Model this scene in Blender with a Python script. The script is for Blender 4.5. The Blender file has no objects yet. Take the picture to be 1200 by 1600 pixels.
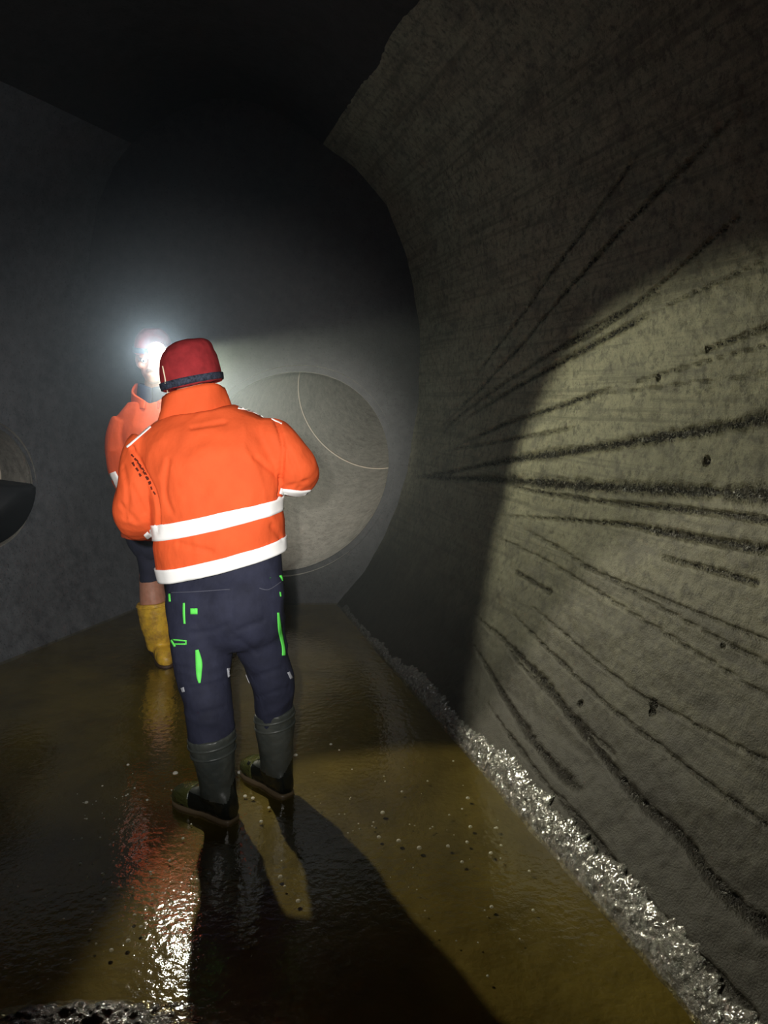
import bpy, bmesh, math, random
import numpy as np
from mathutils import Vector, Matrix
from mathutils.bvhtree import BVHTree

random.seed(7); RNG = np.random.default_rng(11)
SC = bpy.context.scene
COL = SC.collection

# ------------------------------------------------------------------ camera, world, light, exposure
FPX = 1155.0                                   # focal length in pixels of the 1200x1600 frame
PITCH = math.atan(180 / FPX)
CAM = Vector((0, 0, 1.535))
FWD = Vector((0, math.cos(PITCH), -math.sin(PITCH)))
UP = Vector((0, math.sin(PITCH), math.cos(PITCH)))
cd = bpy.data.cameras.new('camera'); cam = bpy.data.objects.new('camera', cd); COL.objects.link(cam)
cd.sensor_fit = 'VERTICAL'; cd.sensor_height = 24; cd.lens = FPX / 1600 * 24; cd.clip_start = .02
cam.location = CAM; cam.rotation_euler = (math.pi / 2 - PITCH, 0, 0)
SC.camera = cam
w = bpy.data.worlds.new('dark_tunnel'); SC.world = w; w.use_nodes = True
w.node_tree.nodes['Background'].inputs[0].default_value = (.30, .34, .42, 1)
w.node_tree.nodes['Background'].inputs[1].default_value = 0.006
SC.view_settings.view_transform = 'Standard'; SC.view_settings.look = 'None'
SC.view_settings.exposure = 0; SC.view_settings.gamma = 1; SC.view_settings.use_curve_mapping = False
try:
    SC.cycles.max_bounces = 6; SC.cycles.use_denoising = True; SC.cycles.volume_bounces = 0
    SC.cycles.caustics_reflective = False; SC.cycles.caustics_refractive = False
except Exception: pass

def ray(x, y): return FWD + Vector(((x - 600) / FPX, 0, 0)) + UP * ((800 - y) / FPX)
def at(x, y, Y):
    d = ray(x, y); return CAM + d * (Y / d.y)
def fl(x, y, z=0.0):
    d = ray(x, y); return CAM + d * ((z - CAM.z) / d.z)

def spot(name, loc, aim, watts, deg, blend, color, radius=.02):
    l = bpy.data.lights.new(name, 'SPOT'); l.energy = watts; l.color = color
    l.spot_size = math.radians(deg); l.spot_blend = blend; l.shadow_soft_size = radius
    o = bpy.data.objects.new(name, l); COL.objects.link(o); o.location = loc
    o.rotation_euler = (Vector(aim)).to_track_quat('-Z', 'Y').to_euler(); return o

# the photographer's torch beside the phone, lighting the two workers
FL = Vector((-.10, -.03, 1.62))
spot('photographer_torch', FL, at(285, 795, 2.7) - FL, 440, 49, 1.0, (1, .97, .92), .02)

# ------------------------------------------------------------------ helpers
def vnoise(P, seed=0):
    P = np.asarray(P, float); i = np.floor(P).astype(np.int64); f = P - i; f = f * f * (3 - 2 * f)
    def h(a, b, c):
        n = (a * 73856093) ^ (b * 19349663) ^ (c * 83492791) ^ (seed * 2654435 + 977)
        n = (n ^ (n >> 13)) * 1274126177 & 0xffffffff
        n = (n ^ (n >> 16)) * 668265263 & 0xffffffff
        return ((n >> 8) & 0xffff) / 32767.5 - 1
    x, y, z = i[:, 0], i[:, 1], i[:, 2]; u, v, ww = f[:, 0], f[:, 1], f[:, 2]
    L = lambda a, b, t: a + (b - a) * t
    return L(L(L(h(x, y, z), h(x + 1, y, z), u), L(h(x, y + 1, z), h(x + 1, y + 1, z), u), v),
             L(L(h(x, y, z + 1), h(x + 1, y, z + 1), u), L(h(x, y + 1, z + 1), h(x + 1, y + 1, z + 1), u), v), ww)
def fbm(P, seed=0, oct=4, gain=.5):
    P = np.asarray(P, float); a = 1; s = 0
    for k in range(oct):
        s = s + a * vnoise(P * 2 ** k + 13.7 * k, seed + k); a *= gain
    return s

def link(name, me, m=None, parent=None):
    o = bpy.data.objects.new(name, me); COL.objects.link(o)
    if m is not None: me.materials.clear(); me.materials.append(m)
    if parent is not None:
        o.parent = parent; o.matrix_parent_inverse = parent.matrix_world.inverted()
    return o
def from_pydata(name, v, f, m=None, parent=None, smooth=True):
    me = bpy.data.meshes.new(name); me.from_pydata([tuple(p) for p in v], [], f); me.update()
    bm = bmesh.new(); bm.from_mesh(me); bmesh.ops.recalc_face_normals(bm, faces=bm.faces); bm.to_mesh(me); bm.free()
    if smooth: me.polygons.foreach_set('use_smooth', [True] * len(me.polygons))
    return link(name, me, m, parent)
def thing(name, loc, label, cat, group=None):
    o = bpy.data.objects.new(name, None); COL.objects.link(o); o.location = loc; o.empty_display_size = .1
    o['label'] = label; o['category'] = cat
    if group: o['group'] = group
    bpy.context.view_layer.update(); return o
def tag(o, label=None, cat=None, group=None, kind=None):
    if label: o['label'] = label
    if cat: o['category'] = cat
    if group: o['group'] = group
    if kind: o['kind'] = kind
    return o

def catmull(A, k):
    A = np.asarray(A, float); n = len(A)
    if n < 3: return np.array([A[0] + (A[-1] - A[0]) * t for t in np.linspace(0, 1, k + 1)])
    out = []
    for i in range(n - 1):
        p0, p1, p2, p3 = A[max(i - 1, 0)], A[i], A[i + 1], A[min(i + 2, n - 1)]
        for t in np.arange(k) / k:
            out.append(.5 * (2 * p1 + (p2 - p0) * t + (2 * p0 - 5 * p1 + 4 * p2 - p3) * t * t + (3 * p1 - p0 - 3 * p2 + p3) * t ** 3))
    out.append(A[-1]); return np.array(out)
def loft(secs, n=28, k=4, cap=True, power=1.0):
    """secs: (centre, half-width vector, half-depth vector); returns verts, faces"""
    D = catmull([np.concatenate([np.array(c), np.array(a), np.array(b)]) for c, a, b in secs], k)
    th = np.arange(n) * 2 * math.pi / n
    ct = np.sign(np.cos(th)) * abs(np.cos(th)) ** power; st = np.sign(np.sin(th)) * abs(np.sin(th)) ** power
    V = []; F = []
    for r in D:
        V += [r[:3] + r[3:6] * c + r[6:9] * s for c, s in zip(ct, st)]
    for j in range(len(D) - 1):
        for i in range(n):
            a = j * n + i; b = j * n + (i + 1) % n; F.append((a, b, b + n, a + n))
    if cap:
        F.append(tuple(range(n - 1, -1, -1))); o = (len(D) - 1) * n; F.append(tuple(o + i for i in range(n)))
    return V, F
def sec(L, R, Y, b, yaw=0.0, tilt=0.0):
    """section across the picture points L and R at depth Y with half-depth b"""
    p, q = at(L[0], L[1], Y + yaw), at(R[0], R[1], Y - yaw)
    a = (q - p) / 2; d = Vector((-a.y, a.x, 0)).normalized() * b; d.z += tilt
    return ((p + q) / 2, a, d)
def tube(pts, radii, n=16, k=4, cap=True, flat=1.0):
    P = catmull([list(p) + [r] for p, r in zip(pts, radii)], k)
    pts = [Vector(p[:3]) for p in P]; S = []; up = None
    for i, p in enumerate(pts):
        t = (pts[min(i + 1, len(pts) - 1)] - pts[max(i - 1, 0)]).normalized()
        if up is None:
            up = Vector((0, 0, 1)) if abs(t.z) < .9 else Vector((0, 1, 0))
        x = up.cross(t).normalized(); up = t.cross(x).normalized()
        S.append((p, x * P[i][3], up * P[i][3] * flat))
    return loft(S, n, 1, cap)
def ball(c, r, rot=None, n=20):
    c = Vector(c); M = rot or Matrix.Identity(3); S = []
    for j in range(n // 2 + 1):
        a = -math.pi / 2 + math.pi * j / (n // 2); q = max(math.cos(a), .02)
        S.append((c + M @ Vector((0, 0, r[2] * math.sin(a))), M @ Vector((r[0] * q, 0, 0)), M @ Vector((0, r[1] * q, 0))))
    return loft(S, n, 1, True)
def merge(parts):
    V = []; F = []
    for v, f in parts:
        o = len(V); V += [tuple(p) for p in v]; F += [tuple(i + o for i in q) for q in f]
    return V, F
def apply_mods(o):
    dg = bpy.context.evaluated_depsgraph_get(); dg.update()
    me = bpy.data.meshes.new_from_object(o.evaluated_get(dg)); old = o.data; o.modifiers.clear(); o.data = me
    for m in old.materials:
        if m and m.name not in [x.name for x in me.materials if x]: me.materials.append(m)
    me.polygons.foreach_set('use_smooth', [True] * len(me.polygons)); return o
def fused(name, parts, m, parent, voxel=.008, smooth=6, factor=.5, disp=None):
    V, F = merge(parts); o = from_pydata(name, V, F, m, parent)
    r = o.modifiers.new('r', 'REMESH'); r.mode = 'VOXEL'; r.voxel_size = voxel; r.use_smooth_shade = True
    if smooth:
        s = o.modifiers.new('s', 'SMOOTH'); s.iterations = smooth; s.factor = factor
    bpy.context.view_layer.update(); apply_mods(o)
    if disp: displace(o, disp)
    return o
def verts(o):
    a = np.empty(len(o.data.vertices) * 3); o.data.vertices.foreach_get('co', a); return a.reshape(-1, 3)
def displace(o, fn):
    me = o.data; n = np.empty(len(me.vertices) * 3); me.vertices.foreach_get('normal', n); n = n.reshape(-1, 3)
    M = np.array(o.matrix_world); c = verts(o); W = c @ M[:3, :3].T + M[:3, 3]
    me.vertices.foreach_set('co', (c + n * fn(W)[:, None]).ravel()); me.update()
def solid(o, t, off=1.0):
    s = o.modifiers.new('t', 'SOLIDIFY'); s.thickness = t; s.offset = off; bpy.context.view_layer.update(); return apply_mods(o)
def wrap(o, target, off):
    s = o.modifiers.new('w', 'SHRINKWRAP'); s.target = target; s.offset = off; s.wrap_mode = 'ABOVE_SURFACE'
    bpy.context.view_layer.update(); return apply_mods(o)
def bvh_of(o):
    bpy.context.view_layer.update(); bm = bmesh.new(); bm.from_mesh(o.data); bm.transform(o.matrix_world)
    t = BVHTree.FromBMesh(bm); bm.free(); return t
def patch(name, line, widths, bvh, m, parent, t=.003, seg=6, across=3):
    """a sewn-on strip lying on a garment: line of picture points, widths in picture pixels"""
    P = catmull([list(p) + [q] for p, q in zip(line, widths)], seg); V = []; F = []; last = None
    for i, (x, y, q) in enumerate(P):
        tx, ty = P[min(i + 1, len(P) - 1)][:2] - P[max(i - 1, 0)][:2]; l = math.hypot(tx, ty) or 1
        for j in range(across + 1):
            s = (j / across - .5) * q; d = ray(x - ty / l * s, y + tx / l * s).normalized()
            h = bvh.ray_cast(CAM, d)
            if h[0] is None or (last and abs((h[0] - CAM).length - last) > .12):
                hh = bvh.find_nearest(CAM + d * (last or 2.6)); pt, nn = hh[0], hh[1]
            else: pt, nn = h[0], h[1]; last = (pt - CAM).length
            V.append(pt + nn * .0015)
    c = across + 1
    for i in range(len(P) - 1):
        for j in range(across): F.append((i * c + j, i * c + j + 1, (i + 1) * c + j + 1, (i + 1) * c + j))
    o = from_pydata(name, V, F, m, parent)
    me = o.data
    if me.polygons[len(me.polygons) // 2].normal.dot(CAM - V[len(V) // 2]) < 0: me.flip_normals()
    return solid(o, t, 1.0)

# ------------------------------------------------------------------ materials
class Mat:
    def __init__(s, name, color=(.5, .5, .5), rough=.6, spec=.5, metal=0.0):
        s.m = bpy.data.materials.new(name); s.m.use_nodes = True; s.t = s.m.node_tree
        s.b = s.t.nodes['Principled BSDF']; s.b.inputs['Base Color'].default_value = (*color, 1)
        s.b.inputs['Roughness'].default_value = rough; s.b.inputs['Metallic'].default_value = metal
        s.b.inputs['Specular IOR Level'].default_value = spec; s.color = color
        s.tc = s.t.nodes.new('ShaderNodeTexCoord')
    def n(s, t, **kw):
        o = s.t.nodes.new(t)
        for k, v in kw.items(): setattr(o, k, v)
        return o
    def l(s, a, b): s.t.links.new(a, b)
    def noise(s, scale, detail=4, rough=.55, vec=None, stretch=None):
        o = s.n('ShaderNodeTexNoise'); o.inputs['Scale'].default_value = scale; o.inputs['Detail'].default_value = detail
        o.inputs['Roughness'].default_value = rough; src = vec or s.tc.outputs['Object']
        if stretch:
            mp = s.n('ShaderNodeMapping'); mp.inputs['Scale'].default_value = stretch; s.l(src, mp.inputs[0]); src = mp.outputs[0]
        s.l(src, o.inputs['Vector']); return o.outputs['Fac']
    def ramp(s, fac, stops):
        r = s.n('ShaderNodeValToRGB'); e = r.color_ramp.elements
        while len(e) < len(stops): e.new(.5)
        for q, (p, c) in zip(e, stops): q.position = p; q.color = (*c, 1) if len(c) == 3 else c
        s.l(fac, r.inputs[0]); return r.outputs[0]
    def mix(s, fac, a, b, mode='MIX'):
        x = s.n('ShaderNodeMix', data_type='RGBA', blend_type=mode)
        for sock, v in ((x.inputs[0], fac), (x.inputs[6], a), (x.inputs[7], b)):
            if isinstance(v, (int, float)): sock.default_value = v
            elif isinstance(v, tuple): sock.default_value = (*v, 1)
            else: s.l(v, sock)
        return x.outputs[2]
    def math(s, op, a, b):
        x = s.n('ShaderNodeMath', operation=op)
        for sock, v in zip(x.inputs, (a, b)):
            if isinstance(v, (int, float)): sock.default_value = v
            else: s.l(v, sock)
        return x.outputs[0]
    def bump(s, fac, strength=.3, dist=.01, prev=None):
        b = s.n('ShaderNodeBump'); b.inputs['Strength'].default_value = strength; b.inputs['Distance'].default_value = dist
        s.l(fac, b.inputs['Height'])
        if prev: s.l(prev, b.inputs['Normal'])
        s.l(b.outputs[0], s.b.inputs['Normal']); return b.outputs[0]
    def col(s, c): s.l(c, s.b.inputs['Base Color'])

def cloth(name, c, var=.12, rough=.8, scale=14, weave=900):
    M = Mat(name, c, rough, .25)
    f = M.noise(scale, 5); dk = tuple(x * (1 - var) for x in c); lt = tuple(min(1, x * (1 + var)) for x in c)
    M.col(M.ramp(f, [(.3, dk), (.7, lt)]))
    b = M.bump(M.noise(22, 3, .5, stretch=(1, 1, .6)), .35, .012); M.bump(M.noise(weave, 1), .15, .001, b); return M
orange = cloth('orange_fabric', (.72, .100, .026), .07)
navy = cloth('navy_fabric', (.019, .021, .040), .25)
shorts_m = cloth('dark_blue_fabric', (.022, .024, .046), .25)
red = cloth('dark_red_knit', (.27, .022, .026), .2, .9, 30, 400)
strap_m = cloth('mottled_elastic', (.03, .038, .06), .7, .8, 120)
gaiter = cloth('navy_collar_lining', (.018, .024, .05), .2)
white = Mat('reflective_tape', (.99, .99, .98), .45, .8); 
greytape = Mat('grey_tape', (.35, .36, .40), .5)
green = Mat('neon_green', (.12, .75, .10), .6)
ink = Mat('black_grime', (.10, .02, .012), .9, .1)
skin = Mat('skin', (.42, .20, .13), .5); skin.col(skin.ramp(skin.noise(25, 4), [(.3, (.36, .16, .10)), (.7, (.46, .23, .16))]))
hair = Mat('brown_hair', (.05, .03, .02), .7)
rubber = Mat('boot_rubber', (.045, .055, .05), .42, .4)
rubber.col(rubber.ramp(rubber.noise(9, 5), [(.35, (.03, .036, .034)), (.7, (.065, .07, .062))])); rubber.bump(rubber.noise(40, 4), .25, .006)
foot_m = Mat('wet_black_rubber', (.012, .014, .012), .22); foot_m.bump(foot_m.noise(30, 4), .3, .008)
toe_m = Mat('wet_olive_rubber', (.060, .066, .022), .14, .9); toe_m.bump(toe_m.noise(26, 3, .5, stretch=(1, 1, 3)), .7, .012)
sole_m = Mat('tan_sole', (.17, .125, .075), .4); sole_m.bump(sole_m.noise(60), .3, .004)
yellow = Mat('yellow_rubber', (.62, .38, .03), .45)
yellow.col(yellow.mix(yellow.ramp(yellow.noise(16, 6, .65), [(.42, (0, 0, 0)), (.68, (1, 1, 1))]), (.66, .41, .035), (.30, .17, .035)))
yellow.bump(yellow.noise(20, 3), .5, .01)
muddy = Mat('mud_caked_rubber', (.05, .028, .014), .6); muddy.bump(muddy.noise(60, 4), .5, .006)
black = Mat('black_plastic', (.015, .015, .016), .35)
cream = Mat('cream_cable', (.85, .75, .55), .5)
glow = Mat('lamp_lens', (1, 1, 1), .2)
glow.b.inputs['Emission Color'].default_value = (1, 1, .93, 1); glow.b.inputs['Emission Strength'].default_value = 60

def concrete(name, base, dark, rough=.6, scale=5.0, groove=False, bump=.5):
    M = Mat(name, base, rough, .35)
    big = M.noise(scale, 5, .6); mid = M.noise(scale * 7, 5, .65); fine = M.noise(scale * 34, 3, .6)
    c = M.ramp(big, [(.3, dark), (.7, base)])
    c = M.mix(M.ramp(mid, [(.35, (0, 0, 0)), (.75, (1, 1, 1))]), c, tuple(x * 1.35 for x in base))
    if groove:
        c = M.mix(M.ramp(M.noise(30, 6, .72), [(.36, (.85, .85, .85)), (.50, (0, 0, 0))]), c, tuple(x * .42 for x in dark))
        c = M.mix(M.ramp(M.noise(9, 6, .7, stretch=(1, .6, 1)), [(.34, (.6, .6, .6)), (.50, (0, 0, 0))]), c, (.055, .053, .048))
    c = M.mix(M.ramp(fine, [(.30, (.75, .75, .75)), (.42, (0, 0, 0))]), c, tuple(x * .35 for x in dark))
    if groove:
        a = M.n('ShaderNodeAttribute', attribute_name='seam'); sm = a.outputs['Fac']
        g = M.math('ADD', M.math('MULTIPLY', M.noise(60, 5, .8), .7), M.math('MULTIPLY', M.noise(14, 4, .7), .3))
        k = M.math('GREATER_THAN', M.math('ADD', sm, M.math('MULTIPLY', M.math('SUBTRACT', g, .5), 5.0)), .66)
        k = M.math('MULTIPLY', k, M.math('MINIMUM', M.math('MULTIPLY', sm, 4.0), 1.0))
        c = M.mix(k, c, M.ramp(M.noise(85, 2), [(.50, (.010, .010, .009)), (.58, (.05, .05, .045)), (.66, (.26, .25, .22))]))
    if groove:      # long board marks, and a damp lower zone, its colour deepened to dim the lamplight there
        bd = M.noise(1.0, 4, .6, stretch=(2.5, .9, 42))
        c = M.mix(M.ramp(bd, [(.36, (.55, .55, .55)), (.50, (0, 0, 0))]), c, tuple(x * .5 for x in dark))
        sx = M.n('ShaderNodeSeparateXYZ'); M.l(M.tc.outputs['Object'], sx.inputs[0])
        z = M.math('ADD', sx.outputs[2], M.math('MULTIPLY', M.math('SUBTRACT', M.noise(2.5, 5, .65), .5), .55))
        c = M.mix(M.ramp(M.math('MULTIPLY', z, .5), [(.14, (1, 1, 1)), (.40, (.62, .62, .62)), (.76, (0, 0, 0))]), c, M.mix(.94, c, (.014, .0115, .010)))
    M.col(c)
    b = M.bump(mid, bump * .5, .01); b = M.bump(fine, bump, .004, b)
    if groove:
        M.bump(M.math('MULTIPLY', M.noise(120, 3, .7), sm), 1.0, .02, b)
        M.l(M.math('SUBTRACT', .62, M.math('MULTIPLY', sm, .30)), M.b.inputs['Roughness'])
    return M
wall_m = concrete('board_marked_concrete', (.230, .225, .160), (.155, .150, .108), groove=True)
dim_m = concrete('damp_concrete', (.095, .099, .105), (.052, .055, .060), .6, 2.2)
roof_m = concrete('darkened_concrete', (.028, .028, .028), (.018, .018, .018), .7, 2.0)  # near-black colour stands in for the lack of light overhead
pipe_m = concrete('pipe_concrete', (.36, .345, .30), (.22, .205, .175), .55, 2.5, bump=.25)
ring_m = Mat('pale_joint', (.62, .55, .44), .5)
bed_m = Mat('brown_silt', (.10, .075, .03), .7, .2)
bed_m.col(bed_m.ramp(bed_m.noise(3.2, 6, .6), [(.28, (.078, .066, .017)), (.72, (.165, .142, .042))])); bed_m.bump(bed_m.noise(14, 5), .5, .02)
silt_m = Mat('wet_silt', (.035, .034, .032), .17, 1.0)
silt_m.col(silt_m.ramp(silt_m.noise(40, 4), [(.35, (.035, .034, .030)), (.7, (.13, .125, .11))]))
silt_m.b.inputs['Coat Weight'].default_value = 1; silt_m.b.inputs['Coat IOR'].default_value = 1.7; silt_m.b.inputs['Coat Roughness'].default_value = .16
silt_m.l(silt_m.ramp(silt_m.noise(7, 5, .65), [(.38, (.12, .12, .12)), (.62, (1, 1, 1))]), silt_m.b.inputs['Coat Weight'])      # wetter and drier patches
silt_m.bump(silt_m.noise(170, 3, .7), .8, .006)
foam_m = Mat('foam', (.9, .9, .86), .12)
_tl = foam_m.n('ShaderNodeBsdfTranslucent'); _tl.inputs[0].default_value = (.95, .95, .9, 1); _mx = foam_m.n('ShaderNodeMixShader'); _mx.inputs[0].default_value = .65
foam_m.l(foam_m.b.outputs[0], _mx.inputs[1]); foam_m.l(_tl.outputs[0], _mx.inputs[2]); foam_m.l(_mx.outputs[0], foam_m.t.nodes['Material Output'].inputs['Surface'])

# ------------------------------------------------------------------ tunnel shell
PROF_H = np.array([-.15, 0, .25, .5, .75, 1.0, 1.5, 2.0, 2.5, 2.85, 3.1, 3.25])
PROF_O = np.array([-.14, 0, .20, .33, .425, .50, .585, .59, .50, .36, .14, -.08])
_L = np.concatenate([[0], np.cumsum(np.hypot(np.diff(PROF_H), np.diff(PROF_O)))])
END_Y = 5.4
def wall_right(Y, s):
    h = np.interp(s, _L, PROF_H); return 1.28 - .30 * Y + np.interp(s, _L, PROF_O), h
def hit_right(x, y):
    d = ray(x, y); lo, hi = .3, 6.0
    def g(t):
        p = CAM + d * t; return p.x - (1.28 - .30 * p.y + float(np.interp(p.z, PROF_H, PROF_O)))
    for _ in range(60):
        mid = (lo + hi) / 2
        if g(mid) > 0: hi = mid
        else: lo = mid
    p = CAM + d * lo; return p.y, float(np.interp(p.z, PROF_H, _L)), d.y * 0 + FPX / (p - CAM).dot(FWD)

ys = np.concatenate([np.linspace(-2, 1.1, 40)[:-1], np.arange(1.1, 4.3, .0075), np.arange(4.3, END_Y + .12, .02)])
ss = np.concatenate([np.arange(0, 2.75, .0085), np.linspace(2.75, _L[-1], 40)])
YY, S2 = np.meshgrid(ys, ss, indexing='ij'); X, Hh = wall_right(YY, S2)
seam = np.zeros(YY.size); q = np.stack([YY.ravel(), S2.ravel()], 1)
lines = [  # board seams: picture points, width in pixels, strength
    ([(640, 747), (700, 738), (780, 722), (900, 705), (1050, 681), (1210, 653)], (4, 24), 1.0),
    ([(640, 744), (690, 746), (780, 750), (900, 759), (1050, 766), (1210, 774)], (4, 27), 1.0),
    ([(780, 755), (850, 770), (960, 786), (1100, 800), (1210, 815)], (4, 12), .85),
    ([(775, 805), (970, 819), (1025, 830), (1110, 845), (1210, 862)], (3, 15), .95),
    ([(1030, 870), (1110, 890), (1185, 912)], (5, 10), .8),
    ([(815, 825), (980, 920), (1200, 1040)], (3, 6), .55), ([(795, 887), (857, 926)], (5, 6), .8),
    ([(900, 880), (975, 912), (1200, 1003)], (3, 6), .6), ([(1090, 553), (1210, 509)], (6, 11), .85),
    ([(700, 668), (815, 600), (910, 548), (1015, 490)], (4, 11), .9), ([(1015, 490), (1200, 405)], (6, 3), .5),
    ([(700, 700), (782, 665), (860, 640), (955, 607)], (4, 9), .85), ([(955, 607), (1200, 540)], (5, 3), .5),
    ([(680, 705), (780, 690), (900, 668)], (4, 5), .7), ([(680, 690), (730, 638), (880, 540), (1030, 455)], (5, 7), .8),
    ([(680, 672), (780, 575), (890, 450), (1000, 330), (1160, 170)], (5, 8), .8),
    ([(840, 560), (960, 500), (1160, 335)], (4, 5), .7), ([(700, 640), (860, 430), (1000, 240)], (5, 7), .7),
    ([(740, 960), (815, 1030), (900, 1132), (1000, 1252), (1065, 1310), (1120, 1385), (1200, 1455)], (6, 22), .95),
    ([(740, 1010), (800, 1110), (850, 1182), (900, 1235)], (6, 14), .8), ([(780, 1000), (850, 1080), (960, 1180)], (5, 8), .6),
    ([(800, 960), (905, 1065), (1060, 1190), (1200, 1290)], (4, 7), .6), ([(830, 950), (1000, 1085), (1200, 1190)], (3, 6), .55),
    ([(760, 830), (900, 905), (1200, 1090)], (3, 5), .5), ([(860, 1230), (1000, 1400), (1180, 1590)], (6, 12), .7),
    ([(760, 1100), (900, 1290), (1080, 1510)], (4, 7), .55), ([(900, 620), (1200, 585)], (3, 4), .4)]
for pts, (w0, w1), st in lines:
    P = [hit_right(*p) for p in catmull(pts, 6)]
    for i in range(len(P) - 1):
        (a0, b0, s0), (a1, b1, s1) = P[i], P[i + 1]; t0 = i / (len(P) - 1)
        st_ = st * min(1, .25 + 5 * t0, 1.0 if pts[-1][0] > 1170 else .2 + 5 * (1 - t0)); wd = (w0 + (w1 - w0) * t0) / s0 * .46 * (1 + .6 * float(vnoise(np.array([[a0 * 9, b0 * 9, .5]]), 77)[0]))
        A = np.array([a0, b0]); D = np.array([a1 - a0, b1 - b0]); l2 = (D @ D) or 1e-9
        box = (q[:, 0] > min(a0, a1) - .06) & (q[:, 0] < max(a0, a1) + .06) & (q[:, 1] > min(b0, b1) - .06) & (q[:, 1] < max(b0, b1) + .06)
        qq = q[box]; t = np.clip((qq - A) @ D / l2, 0, 1); dist = np.linalg.norm(qq - A - t[:, None] * D, axis=1)
        seam[box] = np.maximum(seam[box], st_ * np.exp(-(dist / wd) ** 2))
for x, y, r in [(1103, 721, 7), (1021, 1100, 7), (1018, 1113, 5), (951, 1362, 9), (905, 1100, 4), (1130, 1010, 3), (1030, 590, 4), (1110, 545, 4)]:
    a, b, s = hit_right(x, y); seam = np.maximum(seam, 1.6 * np.exp(-(((q[:, 0] - a) ** 2 * 1.0 + (q[:, 1] - b) ** 2) / (r / s) ** 2) ** 2))
N3 = np.stack([X.ravel(), YY.ravel(), Hh.ravel()], 1)
d = .012 * fbm(N3 * 1.6, 3, 3) + .003 * fbm(N3 * 14, 5, 3) + .0016 * fbm(N3 * 45, 6, 2) + np.minimum(seam, 1.3) * (.010 + .016 * fbm(N3 * 55, 9, 2))
Xd = X.ravel() + d
ny, ns = YY.shape
idx = np.arange(ny * ns).reshape(ny, ns)
F = np.stack([idx[:-1, :-1], idx[1:, :-1], idx[1:, 1:], idx[:-1, 1:]], -1).reshape(-1, 4)
me = bpy.data.meshes.new('wall_right'); me.from_pydata(np.stack([Xd, YY.ravel(), Hh.ravel()], 1).tolist(), [], F.tolist())
at_ = me.attributes.new('seam', 'FLOAT', 'POINT'); at_.data.foreach_set('value', np.clip(seam, 0, 1).astype(np.float32))
me.polygons.foreach_set('use_smooth', [True] * len(me.polygons)); me.update()
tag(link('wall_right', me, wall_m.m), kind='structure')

def grid(name, fn, nu, nv, m, kind='structure'):
    V = []; F = []
    for i in range(nu + 1):
        for j in range(nv + 1): V.append(fn(i / nu, j / nv))
    for i in range(nu):
        for j in range(nv):
            a = i * (nv + 1) + j; F.append((a, a + 1, a + nv + 2, a + nv + 1))
    me = bpy.data.meshes.new(name); me.from_pydata(V, [], F); me.polygons.foreach_set('use_smooth', [True] * len(F)); me.update()
    return tag(link(name, me, m.m), kind=kind)
def left_pt(Y, s):
    h = float(np.interp(s, _L, PROF_H)); return (-3.79 + .374 * Y - .6 * float(np.interp(s, _L, PROF_O)), Y, h)
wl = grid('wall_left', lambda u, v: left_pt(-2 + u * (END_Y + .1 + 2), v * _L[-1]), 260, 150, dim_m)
def ceil_pt(u, v):
    Y = -2 + u * (END_Y + .1 + 2); a = wall_right(Y, _L[-1])[0] + .02; b = left_pt(Y, _L[-1])[0] - .02
    return (a + (b - a) * v, Y, 3.24 + .30 * math.sin(math.pi * v))
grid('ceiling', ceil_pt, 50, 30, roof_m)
end_m = concrete('darkened_end_concrete', (.050, .051, .053), (.028, .029, .031), .6, 2.2)  # end wall colour darkened so the lit pipe mouth stands out
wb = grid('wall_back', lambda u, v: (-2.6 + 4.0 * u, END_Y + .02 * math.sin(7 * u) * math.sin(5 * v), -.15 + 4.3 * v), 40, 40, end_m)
wr = grid('wall_front', lambda u, v: (-5.0 + 7.2 * u, -2.0, -.15 + 4.0 * v), 4, 4, roof_m)

# pipe mouths cut into the walls
def pipe(name, c, axis, r, length, label, rings):
    axis = Vector(axis).normalized(); t = thing(name, c, label, 'pipe')
    x = axis.cross(Vector((0, 0, 1))).normalized(); y = x.cross(axis).normalized()
    def ring(dist, rr): return (Vector(c) + axis * dist, x * rr, y * rr)
    a0 = -.5 * r
    v1, f1 = loft([ring(a0, r), ring(length, r)], 96, 24, False); v2, f2 = loft([ring(a0, r + .045), ring(length, r + .045)], 96, 24, False)
    n = len(v1); F = f1 + [tuple(i + n for i in q) for q in f2]
    for o in (0, n - 96):
        F += [(o + i, o + (i + 1) % 96, n + o + (i + 1) % 96, n + o + i) for i in range(96)]
    b = from_pydata('barrel', v1 + v2, F, pipe_m.m, t)
    for dist in rings:
        v, f = loft([ring(dist - .011, r + .01), ring(dist - .009, r - .006), ring(dist + .009, r - .006), ring(dist + .011, r + .01)], 96, 1, False)
        from_pydata('joint_ring', v, f, ring_m.m, t)
    cut = from_pydata('cutter', *loft([ring(-2 * r, r + .001), ring(length, r + .001)], 96, 1, True))
    return t, b, cut, axis
def cut_with(target, cutter, flip=False):
    m = target.modifiers.new('b', 'BOOLEAN'); m.operation = 'DIFFERENCE'; m.object = cutter; m.solver = 'EXACT'
    bpy.context.view_layer.update(); apply_mods(target); bpy.data.objects.remove(cutter)
def trim_pipe(b, co, no):
    """saw the barrel off flush with the wall face"""
    bm = bmesh.new(); bm.from_mesh(b.data); M = b.matrix_world.inverted()
    r = bmesh.ops.bisect_plane(bm, geom=bm.verts[:] + bm.edges[:] + bm.faces[:], plane_co=M @ Vector(co), plane_no=no, clear_inner=True)
    bmesh.ops.contextual_create(bm, geom=[])if False else None
    bm.to_mesh(b.data); bm.free(); b.data.update()
PC = at(453, 738, END_Y)
PR = 145 / 1155 * (PC - CAM).dot(FWD)
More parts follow.
